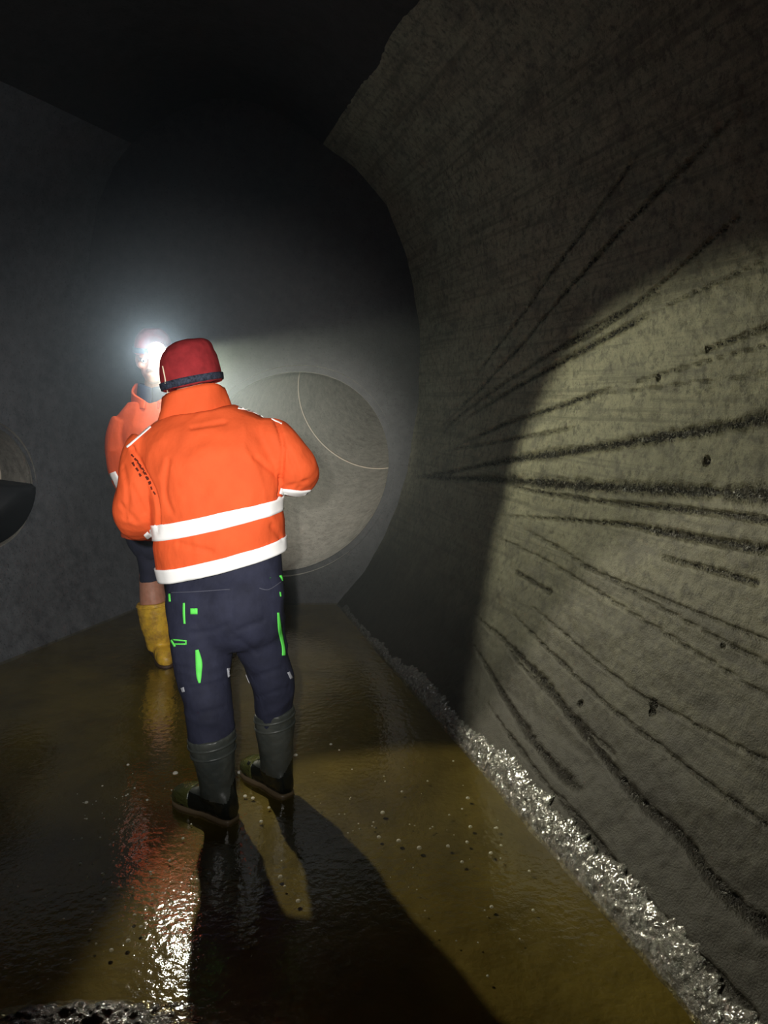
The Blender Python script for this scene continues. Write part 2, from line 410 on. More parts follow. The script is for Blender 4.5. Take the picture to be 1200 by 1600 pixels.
p1, b1, c1, ax1 = pipe('concrete_pipe', PC, (.39, 1.0, .38), PR, 3.4, 'large round concrete pipe opening in the end wall beside the nearer worker', [1.55])
bpy.context.view_layer.update(); trim_pipe(b1, (0, END_Y - .02, 0), (0, 1, 0)); cut_with(wb, c1)
LC = at(-12, 760, 4.42); LC.x = left_pt(4.42, float(np.interp(LC.z, PROF_H, _L)))[0]
p2, b2, c2, ax2 = pipe('concrete_pipe', LC, (-.80, .60, 0.0), .37, 1.6, 'smaller dark pipe opening in the left wall, cut off by the picture edge', [.5])
bpy.context.view_layer.update(); trim_pipe(b2, (LC.x + .004, LC.y, 0), (-.936, .35, 0)); bpy.data.objects.remove(c2)
bm = bmesh.new(); bm.from_mesh(wl.data)
def off_axis(p): q_ = p - LC; return q_ - ax2 * q_.dot(ax2)
bmesh.ops.delete(bm, geom=[f for f in bm.faces if all(off_axis(v.co).length < .39 for v in f.verts)], context='FACES')
for v in bm.verts:      # draw the rim of the hole onto the pipe's circle
    if v.is_boundary and .28 < off_axis(v.co).length < .50:
        o_ = off_axis(v.co); v.co += o_ * (.385 / o_.length - 1)
bm.to_mesh(wl.data); bm.free(); wl.data.update()
fx = Vector((-.80, .60, 0)).normalized(); fy = Vector((.6, .8, 0)); V = []; F_ = []
prof_ = [(.364 * math.cos(a), .364 * math.sin(a)) for a in np.linspace(math.pi * 1.02, math.pi * 1.98, 30)]
prof_ += [(x_, .05 * x_ - .02 + .02 * math.sin(11 * x_ + 1)) for x_ in np.linspace(.35, -.35, 24)]
for dist in (.03, .08, 1.5):
    V += [LC + fx * dist + fy * a_ + Vector((0, 0, b_ - (.02 if dist < .05 else 0))) for a_, b_ in prof_]
kk = len(prof_)
for j in range(2): F_ += [(j * kk + i, j * kk + (i + 1) % kk, (j + 1) * kk + (i + 1) % kk, (j + 1) * kk + i) for i in range(kk)]
F_.append(tuple(range(kk)))
from_pydata('pipe_shade_fill', V, F_, Mat('pipe_shade_fill', (.006, .006, .007), .6).m, p2)  # added dark body standing in for the shadow low in the pipe

# ------------------------------------------------------------------ floor, water, silt
def bed(u, v):
    x, y = -5 + 7 * u, -2 + 7.6 * v; return (x, y, 0)
fo = grid('floor', bed, 160, 180, bed_m)
c = verts(fo); c[:, 2] = -.013 + .005 * fbm(c * np.array([1.6, 1.6, 0]) + 5, 21, 4); fo.data.vertices.foreach_set('co', c.ravel()); fo.data.update()
wm = bpy.data.materials.new('shallow_brown_water'); wm.use_nodes = True; t = wm.node_tree; t.nodes.clear()
out = t.nodes.new('ShaderNodeOutputMaterial'); mx = t.nodes.new('ShaderNodeMixShader'); tr = t.nodes.new('ShaderNodeBsdfTransparent')
gl = t.nodes.new('ShaderNodeBsdfGlossy'); fr = t.nodes.new('ShaderNodeFresnel'); tc = t.nodes.new('ShaderNodeTexCoord')
tr.inputs[0].default_value = (.90, .83, .62, 1); gl.inputs['Roughness'].default_value = .05; fr.inputs[0].default_value = 1.22
hf = t.nodes.new('ShaderNodeMath'); hf.operation = 'MULTIPLY'; hf.inputs[1].default_value = .32      # silt film dulls the surface
n1 = t.nodes.new('ShaderNodeTexNoise'); n1.inputs['Scale'].default_value = 34; n1.inputs['Detail'].default_value = 3
n2 = t.nodes.new('ShaderNodeTexNoise'); n2.inputs['Scale'].default_value = 3; n2.inputs['Detail'].default_value = 3
bp = t.nodes.new('ShaderNodeBump'); bp.inputs['Strength'].default_value = .17; bp.inputs['Distance'].default_value = .012
bq = t.nodes.new('ShaderNodeBump'); bq.inputs['Strength'].default_value = .10; bq.inputs['Distance'].default_value = .03
for a, b in ((tc.outputs['Object'], n1.inputs['Vector']), (tc.outputs['Object'], n2.inputs['Vector']), (n1.outputs[0], bp.inputs['Height']),
             (n2.outputs[0], bq.inputs['Height']), (bq.outputs[0], bp.inputs['Normal']), (bp.outputs[0], gl.inputs['Normal']), (bp.outputs[0], fr.inputs['Normal']),
             (fr.outputs[0], hf.inputs[0]), (hf.outputs[0], mx.inputs[0]), (tr.outputs[0], mx.inputs[1]), (gl.outputs[0], mx.inputs[2]), (mx.outputs[0], out.inputs['Surface'])): t.links.new(a, b)
class _W: m = wm
grid('water', lambda u, v: (-5 + 7 * u, -2 + 7.5 * v, 0), 2, 2, _W)

def silt(name, f, nu, nv, label, m=silt_m):
    V = np.array([f(i / nu, j / nv) for i in range(nu + 1) for j in range(nv + 1)]); F = []
    for i in range(nu):
        for j in range(nv):
            a = i * (nv + 1) + j; F.append((a, a + 1, a + nv + 2, a + nv + 1))
    o = from_pydata(name, V, F, m.m); return tag(o, label, 'silt', kind='stuff')
def bank(u, v):
    Y = 1.25 + u * 4.0
    p = np.array([[Y * 7, 3.1, 0]]); wv = .92 + .30 * float(fbm(p * .45, 31, 3)[0]) + .14 * float(fbm(p * 9, 37, 2)[0])
    width = (.12 if Y < 2.9 else .12 - (Y - 2.9) * .05) * wv; width = max(width, .03)
    s0 = _L[1] - .03 - .008 * float(fbm(np.array([[Y * 11, 9.1, 2]]), 33, 3)[0]); s = s0 + v * (width + .035)
    x, h = wall_right(Y, s); x, h = float(x), float(h)
    r = float(fbm(np.array([[x * 48, Y * 30, h * 48]]), 35, 3)[0]) + .9 * float(fbm(np.array([[x * 130, Y * 100, h * 130]]), 36, 2)[0])
    k = math.sin(math.pi * min(max(v, 0), 1)) ** .6
    e = k * (.010 + .0045 * r) - .006 * (1 - k)
    return (x - e * .75, Y, h + e * .66)
silt('silt_bank', bank, 800, 30, 'glistening wet grey silt banked along the foot of the right wall')
def bar(u, v):
    a = 2 * math.pi * u; r = v * (1 + .25 * float(fbm(np.array([[math.cos(a) * 2, math.sin(a) * 2, 1]]), 41, 3)[0]))
    c = fl(125, 1598); x, y = c.x + .33 * r * math.cos(a), c.y + .10 * r * math.sin(a)
    return (x, y, -.022 + .040 * (1 - v ** 2) + .010 * (1 - v) ** .3 * float(fbm(np.array([[x * 45, y * 45, 0]]), 43, 3)[0]))
silt('silt_bar', bar, 200, 60, 'glittering hump of wet silt at the bottom left corner')

# foam bubbles floating on the water
bub = bmesh.new(); bmesh.ops.create_uvsphere(bub, u_segments=14, v_segments=8, radius=1)
for v in bub.verts: v.co.z = max(v.co.z, -.15) * .75
bme = bpy.data.meshes.new('foam_bubble'); bub.to_mesh(bme); bub.free(); bme.materials.append(foam_m.m)
bme.polygons.foreach_set('use_smooth', [True] * len(bme.polygons))
spots = [(135, 1254, 4), (160, 1366, 4), (163, 1406, 5), (145, 1425, 3), (99, 1437, 4), (141, 1453, 3), (210, 1430, 4), (220, 1448, 4), (200, 1470, 5),
         (186, 1387, 4), (207, 1387, 3), (228, 1418, 3), (150, 1475, 3), (174, 1485, 5), (125, 1350, 4), (27, 1386, 3), (71, 1401, 2), (172, 1320, 3), (230, 1250, 3),
         (274, 1208, 5), (374, 1207, 5), (462, 1180, 4), (517, 1163, 3), (530, 1172, 2), (598, 1270, 5), (592, 1308, 4), (623, 1314, 5), (655, 1325, 5), (700, 1322, 4),
         (730, 1316, 4), (731, 1247, 4), (735, 1292, 4), (776, 1294, 4), (767, 1333, 4), (783, 1321, 3), (722, 1347, 4), (640, 1288, 2), (648, 1290, 2), (676, 1292, 2),
         (628, 1237, 3), (600, 1213, 2), (548, 1246, 2), (550, 1202, 2), (530, 1272, 2), (560, 1287, 2), (438, 1370, 5), (445, 1385, 3), (440, 1345, 2), (466, 1408, 5), (408, 1284, 4),
         (383, 1244, 4), (395, 1247, 4), (420, 1262, 3), (768, 1417, 4), (664, 1423, 2), (833, 1422, 3), (827, 1361, 3), (680, 1455, 2), (713, 1470, 2), (747, 1473, 2), (762, 1525, 3),
         (812, 1467, 2), (62, 1507, 3), (250, 1550, 3), (265, 1345, 3), (218, 1345, 3), (235, 1363, 3), (200, 1195, 3), (110, 1500, 2), (8, 1512, 2), (160, 1228, 2), (197, 1243, 2),
         (240, 1475, 3), (256, 1440, 3), (262, 1420, 3), (238, 1398, 3), (250, 1500, 2), (286, 1310, 3), (225, 1300, 2), (208, 1288, 2), (182, 1300, 2), (300, 1490, 2), (45, 1470, 2), (75, 1530, 2)]
for _ in range(90):
    spots.append((random.uniform(470, 800) if random.random() < .55 else random.uniform(110, 300), random.triangular(1165, 1480, 1260), random.choice([1, 1, 1.4, 1.8, 2.2])))
bl = 'tiny white foam bubble floating on the shallow brown water'
for i, (x, y, r) in enumerate(spots):
    p = fl(x, y); sc = r * .8 / (FPX / (p - CAM).dot(FWD)) * .95
    if p.x > 1.28 - .30 * p.y - .06: continue
    o = bpy.data.objects.new('foam_bubble', bme); COL.objects.link(o); o.location = p; o.scale = (sc * random.uniform(.85, 1.2), sc, sc)
    o.rotation_euler.z = random.uniform(0, 6); tag(o, bl, 'bubble', 'foam bubbles on the water')

# ------------------------------------------------------------------ people
def folds(amp, sc=(7, 7, 5), seed=0):
    def fn(W):
        A = W * np.array(sc) + .35 * np.stack([fbm(W * 4, seed + 5, 2)] * 3, 1)
        r = 1 - 2.2 * np.abs(fbm(A, seed, 2)); s = fbm(W * np.array([16, 16, 9]), seed + 8, 2)
        return amp * (.75 * r + .35 * s)
    return fn
def hand_parts(wrist, direction, palm_n, right=True, curl=.9, S=1.0):
    """palm, four unequal bent fingers and a side thumb"""
    d = Vector(direction).normalized(); n = Vector(palm_n); n = (n - d * n.dot(d)).normalized(); s = d.cross(n) * (1 if right else -1)
    w = Vector(wrist); P = []
    pc = w + d * .05 * S
    P.append(loft([(w - d * .02 * S, s * .026 * S, n * .019 * S), (w + d * .03 * S, s * .037 * S, n * .016 * S), (w + d * .085 * S, s * .042 * S, n * .012 * S), (w + d * .098 * S, s * .036 * S, n * .009 * S)], 16, 3, True))
    for k, (off, ln) in enumerate(((-.031, .072), (-.0105, .082), (.0105, .077), (.030, .060))):
        p = w + d * .085 * S + s * off * S; a = 0; pts = [p - d * .02 * S]; rr = [.0088 * S]
        for q, fr_ in enumerate((.45, .32, .23)):
            a += curl * (.55, .75, .5)[q]; dirn = d * math.cos(a) + n * math.sin(a); pts.append(pts[-1] + (dirn * ln * fr_ + (d * .02 if q == 0 else d * 0)) * S); rr.append((.0085, .0078, .0068)[q] * S)
        P.append(tube(pts, rr, 10, 3))
    b = w + d * .028 * S - s * .026 * S
    P.append(tube([b, b - s * .022 * S + d * .022 * S + n * .01 * S, b - s * .026 * S + d * .050 * S + n * .022 * S, b - s * .014 * S + d * .068 * S + n * .034 * S],
                  [.013 * S, .0115 * S, .0098 * S, .008 * S], 10, 3))
    return P
def head_parts(c, face, tilt=0.0, S=1.0):
    """head centred at c looking along face: skull, jaw, nose, brows, lips, ears"""
    f = Vector(face).normalized(); r = f.cross(Vector((0, 0, 1))).normalized(); u = r.cross(f).normalized()
    R = Matrix((r, f, u)).transposed(); R = R @ Matrix.Rotation(tilt, 3, 'Y')
    g = lambda x, y, z: Vector(c) + R @ (Vector((x, y, z)) * S)
    B = lambda p, q: ball(g(*p), [k * S for k in q], R)
    P = [B((0, -.012, .03), (.075, .094, .088)), B((0, .022, -.038), (.059, .066, .072)), B((0, .055, -.082), (.030, .030, .024)),
         tube([g(0, .084, .012), g(0, .098, -.018), g(0, .106, -.036)], [.009 * S, .012 * S, .015 * S], 12, 3),
         B((-.013, .092, -.037), (.010, .011, .008)), B((.013, .092, -.037), (.010, .011, .008)),
         tube([g(-.05, .070, .022), g(-.02, .086, .026), g(.02, .086, .026), g(.05, .070, .022)], [.009 * S, .011 * S, .011 * S, .009 * S], 10, 3),
         tube([g(-.024, .080, -.061), g(0, .089, -.058), g(.024, .080, -.061)], [.005 * S, .0075 * S, .005 * S], 10, 3),
         tube([g(-.022, .078, -.068), g(0, .086, -.069), g(.022, .078, -.068)], [.005 * S, .008 * S, .005 * S], 10, 3),
         B((-.045, .060, -.018), (.022, .022, .020)), B((.045, .060, -.018), (.022, .022, .020))]
    for sx in (-1, 1): P.append(ball(g(sx * .076, -.008, -.005), [.011 * S, .020 * S, .033 * S], R @ Matrix.Rotation(.25 * sx, 3, 'Z')))
    return P, g, R
def eyes(g, R, S, par):
    for sx in (-1, 1):
        e = from_pydata('eye', *ball(g(sx * .031, .074, .004), [.0135 * S] * 3, R), eye_m.m, par)
        from_pydata('iris', *ball(g(sx * .031, .086, .004), [.0055 * S, .002 * S, .0055 * S], R), black.m, e)
eye_m = Mat('eye_white', (.7, .68, .64), .15)
def collar(name, c, a, b, h_lo, h_hi, m, par, gap=0.0, front=-1, flare=(1.0, 1.0), thick=.006):
    """standing collar around the neck; h_lo/h_hi(theta) give its edges; gap opens the front"""
    V = []; F = []; n = 72; r_ = 8
    for i in range(n + 1):
        th = gap + (2 * math.pi - 2 * gap) * i / n
        for j in range(r_ + 1):
            k = j / r_; q = flare[0] + (flare[1] - flare[0]) * k
            dirn = Vector(a) * math.sin(th) * q + Vector(b) * math.cos(th) * q
            z = h_lo(th) + (h_hi(th) - h_lo(th)) * k
            V.append(Vector(c) + dirn + Vector((0, 0, z)) + dirn.normalized() * .004 * math.sin(5 * th + 3 * k))
    for i in range(n):
        for j in range(r_): p = i * (r_ + 1) + j; F.append((p, p + 1, p + r_ + 2, p + r_ + 1))
    o = from_pydata(name, V, F, m, par); return solid(o, thick, 0)
def crease(o, polys, width, depth):
    """press sewn-in creases into a garment along lines of picture points"""
    t = bvh_of(o); me = o.data; M = np.array(o.matrix_world); c = verts(o); W = c @ M[:3, :3].T + M[:3, 3]
    n = np.empty(len(me.vertices) * 3); me.vertices.foreach_get('normal', n); n = n.reshape(-1, 3); off = np.zeros(len(W))
    for pl in polys:
        best = np.full(len(W), 9.0)
        for x, y in catmull(pl, 12):
            h = t.ray_cast(CAM, ray(x, y).normalized())
            if h[0] is not None: best = np.minimum(best, np.linalg.norm(W - np.array(h[0]), axis=1))
        off = np.minimum(off, -depth * np.exp(-(best / width) ** 2) + .35 * depth * np.exp(-((best - 2.2 * width) / width) ** 2))
    me.vertices.foreach_set('co', (c + n * off[:, None]).ravel()); me.update()
def ring_band(name, top, bot, Y, b, m, par, target, off=.004, yaw=0.0):
    v, f = loft([sec(*top, Y, b, yaw), sec(*bot, Y, b, yaw)], 96, 6, False); o = from_pydata(name, v, f, m, par)
    wrap(o, target, off); return solid(o, .003, 0)
def boot(par, top, shaft, heel, toe, m_shaft, m_foot, m_toe, m_sole, label=None, ribs=True, hgt=1.0):
    """rubber boot: shaft sections, then a foot from heel to toe on the ground"""
    H, T = Vector((heel[0], heel[1], 0)), Vector((toe[0], toe[1], 0)); d = (T - H).normalized(); L = (T - H).length; s = Vector((d.y, -d.x, 0))
    S = []
    for t_, hw, tp in ((0, .022, .075), (.04, .035, .105), (.14, .043, .13), (.32, .044, .135), (.47, .043, .105), (.62, .049, .086), (.78, .052, .078), (.90, .045, .066), (.97, .030, .05), (1, .014, .036)):
        S.append((H + d * L * t_ + Vector((0, 0, tp / 2 * hgt + .002)), s * hw, Vector((0, 0, tp / 2 * hgt))))
    o = fused('boot', [loft(S, 24, 4, True, .62), loft(shaft, 28, 4, True)], m_shaft, par, .006, 5, .5, lambda W: .0025 * fbm(W * 30, 61, 3))
    o.data.materials.append(m_foot)
    zc = .13 * hgt
    c = verts(o)
    for p in o.data.polygons:
        q = p.center
        if q.z - .05 * ((q - H).dot(d) / L) * 0 < zc - .02 + .03 * math.sin((q - H).dot(s) * 40): p.material_index = 1
    # sole
    V = []; F = []; n = 40
    out = []
    prof = ((0, .020), (.03, .034), (.12, .044), (.30, .042), (.45, .040), (.60, .050), (.78, .054), (.9, .047), (.97, .032), (1.0, .012))
    A = catmull([(p_, q_) for p_, q_ in prof], 4)
    loop = [H + d * (L * 1.03 * a_ - .004) + s * w_ * .95 for a_, w_ in A] + [H + d * (L * 1.03 * a_ - .004) - s * w_ * .95 for a_, w_ in A[::-1]]
    k = len(loop)
    for z in (-.006, .002, .009, .013):
        g_ = 1.0 if z < .01 else .96
        ctr = H + d * L * .5
        V += [ctr + (p - ctr) * g_ + Vector((0, 0, z)) for p in loop]
    for j in range(3):
        for i in range(k): F.append((j * k + i, j * k + (i + 1) % k, (j + 1) * k + (i + 1) % k, (j + 1) * k + i))
    F.append(tuple(range(k - 1, -1, -1))); F.append(tuple(3 * k + i for i in range(k)))
    from_pydata('sole', V, F, m_sole, o)
    if m_toe:
        S2 = [(c_ + d * .004, a_ * 1.05, b_ * 1.06) for c_, a_, b_ in S[5:-1]]
        tcp = from_pydata('toe_cap', *loft(S2, 24, 4, True, .8), m_toe, o); tcp['label'] = 'shiny wet olive toe cap'
    if ribs:
        for q in ribs:
            c_, a_, b_ = shaft[0]; c2, a2, b2 = shaft[1]
            mid = lambda A_, B_, k_: Vector(A_) + (Vector(B_) - Vector(A_)) * k_
            cc, aa, bb = mid(c_, c2, q), mid(a_, a2, q), mid(b_, b2, q); up = (Vector(c_) - Vector(c2)).normalized()
            v, f = loft([(cc - up * .006, aa * .99, bb * .99), (cc - up * .003, aa * 1.05, bb * 1.05), (cc + up * .003, aa * 1.05, bb * 1.05), (cc + up * .006, aa * .99, bb * .99)], 36, 2, False)
            from_pydata('shaft_rib', v, f, m_shaft, o)
    return o

# ---- the nearer worker, seen from behind
W1 = thing('person', (-.60, 2.60, 0), 'person seen from behind in orange jacket, navy trousers, dark red cap and rubber boots', 'person')
hc = at(299, 566, 2.79)
hp, g1, R1 = head_parts(hc - Vector((0, -.018, .048)), (-.28, .92, -.28), .10, .93)
lw, rw = at(318, 752, 3.02), at(385, 742, 3.04)
body = hp + [tube([hc + Vector((0, -.01, -.06)), at(303, 640, 2.72)], [.055, .060], 16, 4),
    loft([sec((272, 890), (426, 860), 2.68, .075), sec((250, 800), (432, 765), 2.66, .13), sec((232, 720), (425, 700), 2.68, .13), sec((245, 675), (405, 655), 2.69, .09)], 24, 4),
    tube([at(236, 692, 2.68), at(224, 740, 2.65), at(222, 797, 2.68), at(250, 790, 2.84), lw], [.05, .048, .042, .040, .028], 14, 4),
    tube([at(410, 676, 2.68), at(440, 702, 2.67), at(458, 734, 2.70), at(435, 744, 2.86), rw], [.05, .048, .042, .040, .028], 14, 4),
    tube([at(315, 930, 2.66), at(315, 1000, 2.61), at(322, 1075, 2.58), at(330, 1150, 2.56), at(341, 1240, 2.55)], [.075, .072, .058, .052, .042], 16, 4),
    tube([at(400, 920, 2.66), at(403, 990, 2.66), at(420, 1060, 2.68), at(428, 1120, 2.70), at(432, 1200, 2.72)], [.075, .072, .058, .052, .042], 16, 4)]
body += hand_parts(lw, (.75, .55, .30), (.2, .3, .9), False, .7) + hand_parts(rw, (-.6, .75, .2), (-.2, .3, .9), True, .7)
b = fused('body', body, skin.m, W1, .006, 4); eyes(g1, R1, 1.0, b)
rsec = [sec((262, 935), (446, 890), 2.66, .146), sec((255, 908), (445, 862), 2.66, .152), sec((246, 882), (443, 834), 2.66, .160), sec((243, 858), (442, 812), 2.66, .163), sec((245, 834), (439, 788), 2.66, .155),
        sec((238, 802), (441, 765), 2.66, .163), sec((230, 762), (441, 735), 2.67, .168), sec((222, 727), (439, 703), 2.68, .168), sec((216, 702), (433, 678), 2.69, .152),
        sec((222, 684), (422, 661), 2.69, .128), sec((236, 668), (398, 646), 2.70, .102), sec((252, 655), (366, 634), 2.71, .085)]
jk = fused('jacket', [loft(rsec, 40, 5, True, .9),
    tube([at(238, 700, 2.69), at(224, 722, 2.67), at(220, 760, 2.64), at(217, 800, 2.66), at(232, 806, 2.78), at(285, 775, 2.98)], [.085, .080, .082, .086, .078, .050], 24, 5),
    tube([at(400, 682, 2.69), at(428, 692, 2.67), at(449, 717, 2.67), at(463, 740, 2.71), at(440, 742, 2.84), at(396, 745, 3.0)], [.072, .082, .080, .083, .074, .05], 24, 5)],
    orange.m, W1, .007, 5, .5, folds(.0070, (7, 7, 5), 3))
hem = sec((256, 909), (446, 863), 2.66, .15)
bm = bmesh.new(); bm.from_mesh(jk.data); bm.transform(jk.matrix_world)
nn = Vector(hem[1]).cross(Vector(hem[2])); nn = nn if nn.z < 0 else -nn
bmesh.ops.bisect_plane(bm, geom=bm.verts[:] + bm.edges[:] + bm.faces[:], plane_co=hem[0] + Vector((0, 0, .010)), plane_no=nn.normalized(), clear_outer=True)
bm.transform(jk.matrix_world.inverted()); bm.to_mesh(jk.data); bm.free(); jk.data.update()
crease(jk, [((431, 655), (441, 690), (440, 730), (436, 772)), ((206, 700), (222, 730), (240, 765), (247, 800), (246, 832))], .010, .014)
crease(jk, [((448, 702), (462, 735), (468, 762)), ((452, 760), (478, 752)), ((192, 730), (200, 770), (196, 810)), ((205, 760), (225, 800)), ((190, 790), (212, 815)),
            ((425, 822), (440, 842)), ((280, 850), (330, 862)), ((262, 720), (258, 770), (268, 800)), ((400, 715), (430, 740)), ((300, 668), (350, 660))], .012, .006)
collar('collar', at(304, 640, 2.725), (.122, .012, .028), (0.01, .088, -.01), lambda th: -.035, lambda th: .066 + .006 * math.cos(2 * th) + .004 * math.sin(3 * th + 1), orange.m, jk, 0, -1, (1.06, .86), .008)
ring_band('reflective_band', ((238, 817), (440, 774)), ((240, 842), (440, 797)), 2.66, .165, white.m, jk, jk)
ring_band('reflective_band', ((246, 885), (444, 838)), ((254, 906), (446, 860)), 2.66, .165, white.m, jk, jk)
jb = bvh_of(jk)
patch('sleeve_band', [(437, 767), (455, 771), (470, 772), (486, 767)], (9, 13, 12, 5), jb, white.m, jk)
patch('sleeve_band', [(228, 840), (238, 832), (247, 824)], (12, 13, 12), jb, white.m, jk)
patch('piping', [(199, 699), (212, 688), (236, 667)], (3, 2.5, 2.5), jb, white.m, jk)
patch('piping', [(372, 637), (405, 645), (440, 662)], (3, 2.5, 2), jb, white.m, jk)
for ln in ([(205, 710), (218, 728), (232, 752), (243, 775)], [(212, 718), (226, 738), (238, 758)], [(207, 722), (222, 748)]):
    for i in range(len(ln) - 1):
        (x0, y0), (x1, y1) = ln[i], ln[i + 1]
        for k in range(3):
            a, c_ = (k + .1) / 3, (k + .6 + .2 * random.random()) / 3
            patch('grime_mark', [(x0 + (x1 - x0) * a, y0 + (y1 - y0) * a), (x0 + (x1 - x0) * c_ + random.uniform(-1, 1), y0 + (y1 - y0) * c_)], (random.uniform(2, 3.5), random.uniform(1.5, 4)), jb, ink.m, jk, .0012, 3, 2)
# cap, strap, lamp
cs = [sec((258, 613), (347, 594), 2.775, .098), sec((253, 600), (345, 580), 2.78, .104), sec((252, 580), (341, 562), 2.785, .106), sec((254, 560), (335, 546), 2.79, .102),
      sec((262, 545), (330, 535), 2.795, .088), sec((274, 536), (324, 530), 2.80, .06), sec((288, 532), (318, 529), 2.80, .03)]
cap = fused('cap', [loft(cs, 32, 4, True, .9)], red.m, W1, .005, 3, .5, lambda W: .003 * fbm(W * 22, 71, 2))
hl = from_pydata('headlamp', *loft([sec((251, 601), (346, 581), 2.78, .108), sec((255, 612), (347, 591), 2.777, .104)], 72, 3, False), strap_m.m, W1)
wrap(hl, cap, .003); solid(hl, .003, 1); hl['label'] = 'dark mottled headlamp strap around the cap'
fd = Vector((-.2, .96, -.15)).normalized(); hpz = at(302, 578, 2.79) + Vector((-.02, .125, 0))
from_pydata('lamp_housing', *loft([(hpz, Vector((.03, .006, 0)), Vector((0, 0, .02))), (hpz + fd * .03, Vector((.026, .006, 0)), Vector((0, 0, .018)))], 24, 2), black.m, hl)
from_pydata('lens', *loft([(hpz + fd * .031, Vector((.016, .004, 0)), Vector((0, 0, .014))), (hpz + fd * .036, Vector((.012, .003, 0)), Vector((0, 0, .011)))], 20, 2), glow.m, hl)
cb = bvh_of(cap)
cp = []
for x, y in [(254, 572), (256, 582), (258, 592), (259, 602), (262, 613), (263, 621)]:
    dd = ray(x, y).normalized(); h = cb.ray_cast(CAM, dd); cp.append((h[0] - dd * .004) if h[0] else at(x, y, 2.74))
from_pydata('cable', *tube(cp, [.0022] * len(cp), 8, 4), cream.m, hl)
# trousers
tr1 = fused('trousers', [loft([sec((260, 875), (437, 840), 2.675, .112), sec((261, 905), (439, 868), 2.67, .120), sec((262, 932), (441, 900), 2.65, .138), sec((265, 968), (443, 948), 2.64, .142), sec((268, 1000), (441, 988), 2.635, .118), sec((285, 1015), (425, 1005), 2.635, .08)], 36, 4, True, .85),
    loft([sec((266, 960), (358, 965), 2.62, .125), sec((268, 1005), (362, 1005), 2.61, .112), sec((276, 1050), (360, 1045), 2.59, .10), sec((284, 1080), (361, 1075), 2.57, .096), sec((291, 1110), (363, 1105), 2.56, .092), sec((296, 1150), (365, 1142), 2.555, .085), sec((304, 1175), (362, 1168), 2.555, .07)], 30, 4),
    loft([sec((362, 955), (443, 945), 2.66, .12), sec((366, 1000), (446, 990), 2.67, .108), sec((379, 1038), (450, 1025), 2.68, .098), sec((390, 1068), (457, 1052), 2.69, .094), sec((396, 1090), (459, 1078), 2.70, .09), sec((400, 1117), (458, 1107), 2.71, .08), sec((404, 1140), (455, 1132), 2.71, .065)], 30, 4)],
    navy.m, W1, .007, 14, .5, folds(.006, (6, 6, 9), 17))
crease(tr1, [((361, 925), (362, 990)), ((300, 990), (335, 985), (360, 975)), ((372, 985), (410, 970)), ((272, 1040), (310, 1050)), ((300, 1075), (350, 1065)), ((295, 1120), (350, 1105)), ((390, 1060), (440, 1045)), ((402, 1090), (450, 1075)), ((375, 1000), (400, 1020))], .012, .0035)
tb = bvh_of(tr1)
stitch = Mat('pale_stitching', (.055, .058, .085), .8)
patch('seat_seam', [(266, 926), (300, 925), (360, 921)], (1.4, 1.4, 1.4), tb, stitch.m, tr1, .001)
for ln, wd in (([(288, 942), (288, 958), (289, 975)], (3, 3.5, 3)), ([(434, 957), (437, 985), (442, 1010), (443, 1024)], (3, 6, 5, 6)), ([(440, 899), (443, 907)], (7, 4)),
               ([(437, 925), (438, 932)], (2, 2)), ([(265, 928), (266, 940)], (3, 3)), ([(308, 1015), (311, 1035), (311, 1055), (312, 1067)], (5, 10, 8, 3)),
               ([(270, 999), (291, 1001)], (2, 2)), ([(270, 1006), (291, 1006)], (2, 2)), ([(291, 1000), (291, 1007)], (2, 2)), ([(268, 1000), (274, 1010)], (3, 3))):
    patch('green_trim', ln, wd, tb, green.m, tr1, .002)
patch('green_tab', [(298, 955), (309, 955)], (9, 9), tb, green.m, tr1, .002)
for ln, wd in (([(357, 1044), (359, 1058)], (5, 6)), ([(383, 1055), (386, 1070)], (5, 3)), ([(450, 1050), (455, 1060)], (4, 5)), ([(285, 1074), (287, 1081)], (6, 5))):
    patch('grey_patch', ln, wd, tb, greytape.m, tr1, .002)
patch('seat_seam', [(405, 919), (420, 921), (440, 908)], (1.6, 1.6, 1.6), tb, stitch.m, tr1, .001)
boot(W1, None, [sec((292, 1150), (368, 1139), 2.555, .094), sec((302, 1185), (367, 1178), 2.555, .080), sec((311, 1215), (367, 1212), 2.555, .072), sec((314, 1245), (370, 1245), 2.55, .062)],
     (-.548, 2.500), (-.800, 2.655), rubber.m, foot_m.m, toe_m.m, sole_m.m, ribs=(.35, .75))
boot(W1, None, [sec((397, 1112), (460, 1103), 2.71, .085), sec((400, 1145), (460, 1138), 2.715, .074), sec((405, 1175), (458, 1172), 2.72, .066), sec((408, 1205), (459, 1205), 2.72, .058)],
     (-.372, 2.672), (-.575, 2.880), rubber.m, foot_m.m, toe_m.m, sole_m.m, ribs=(.3, .7))

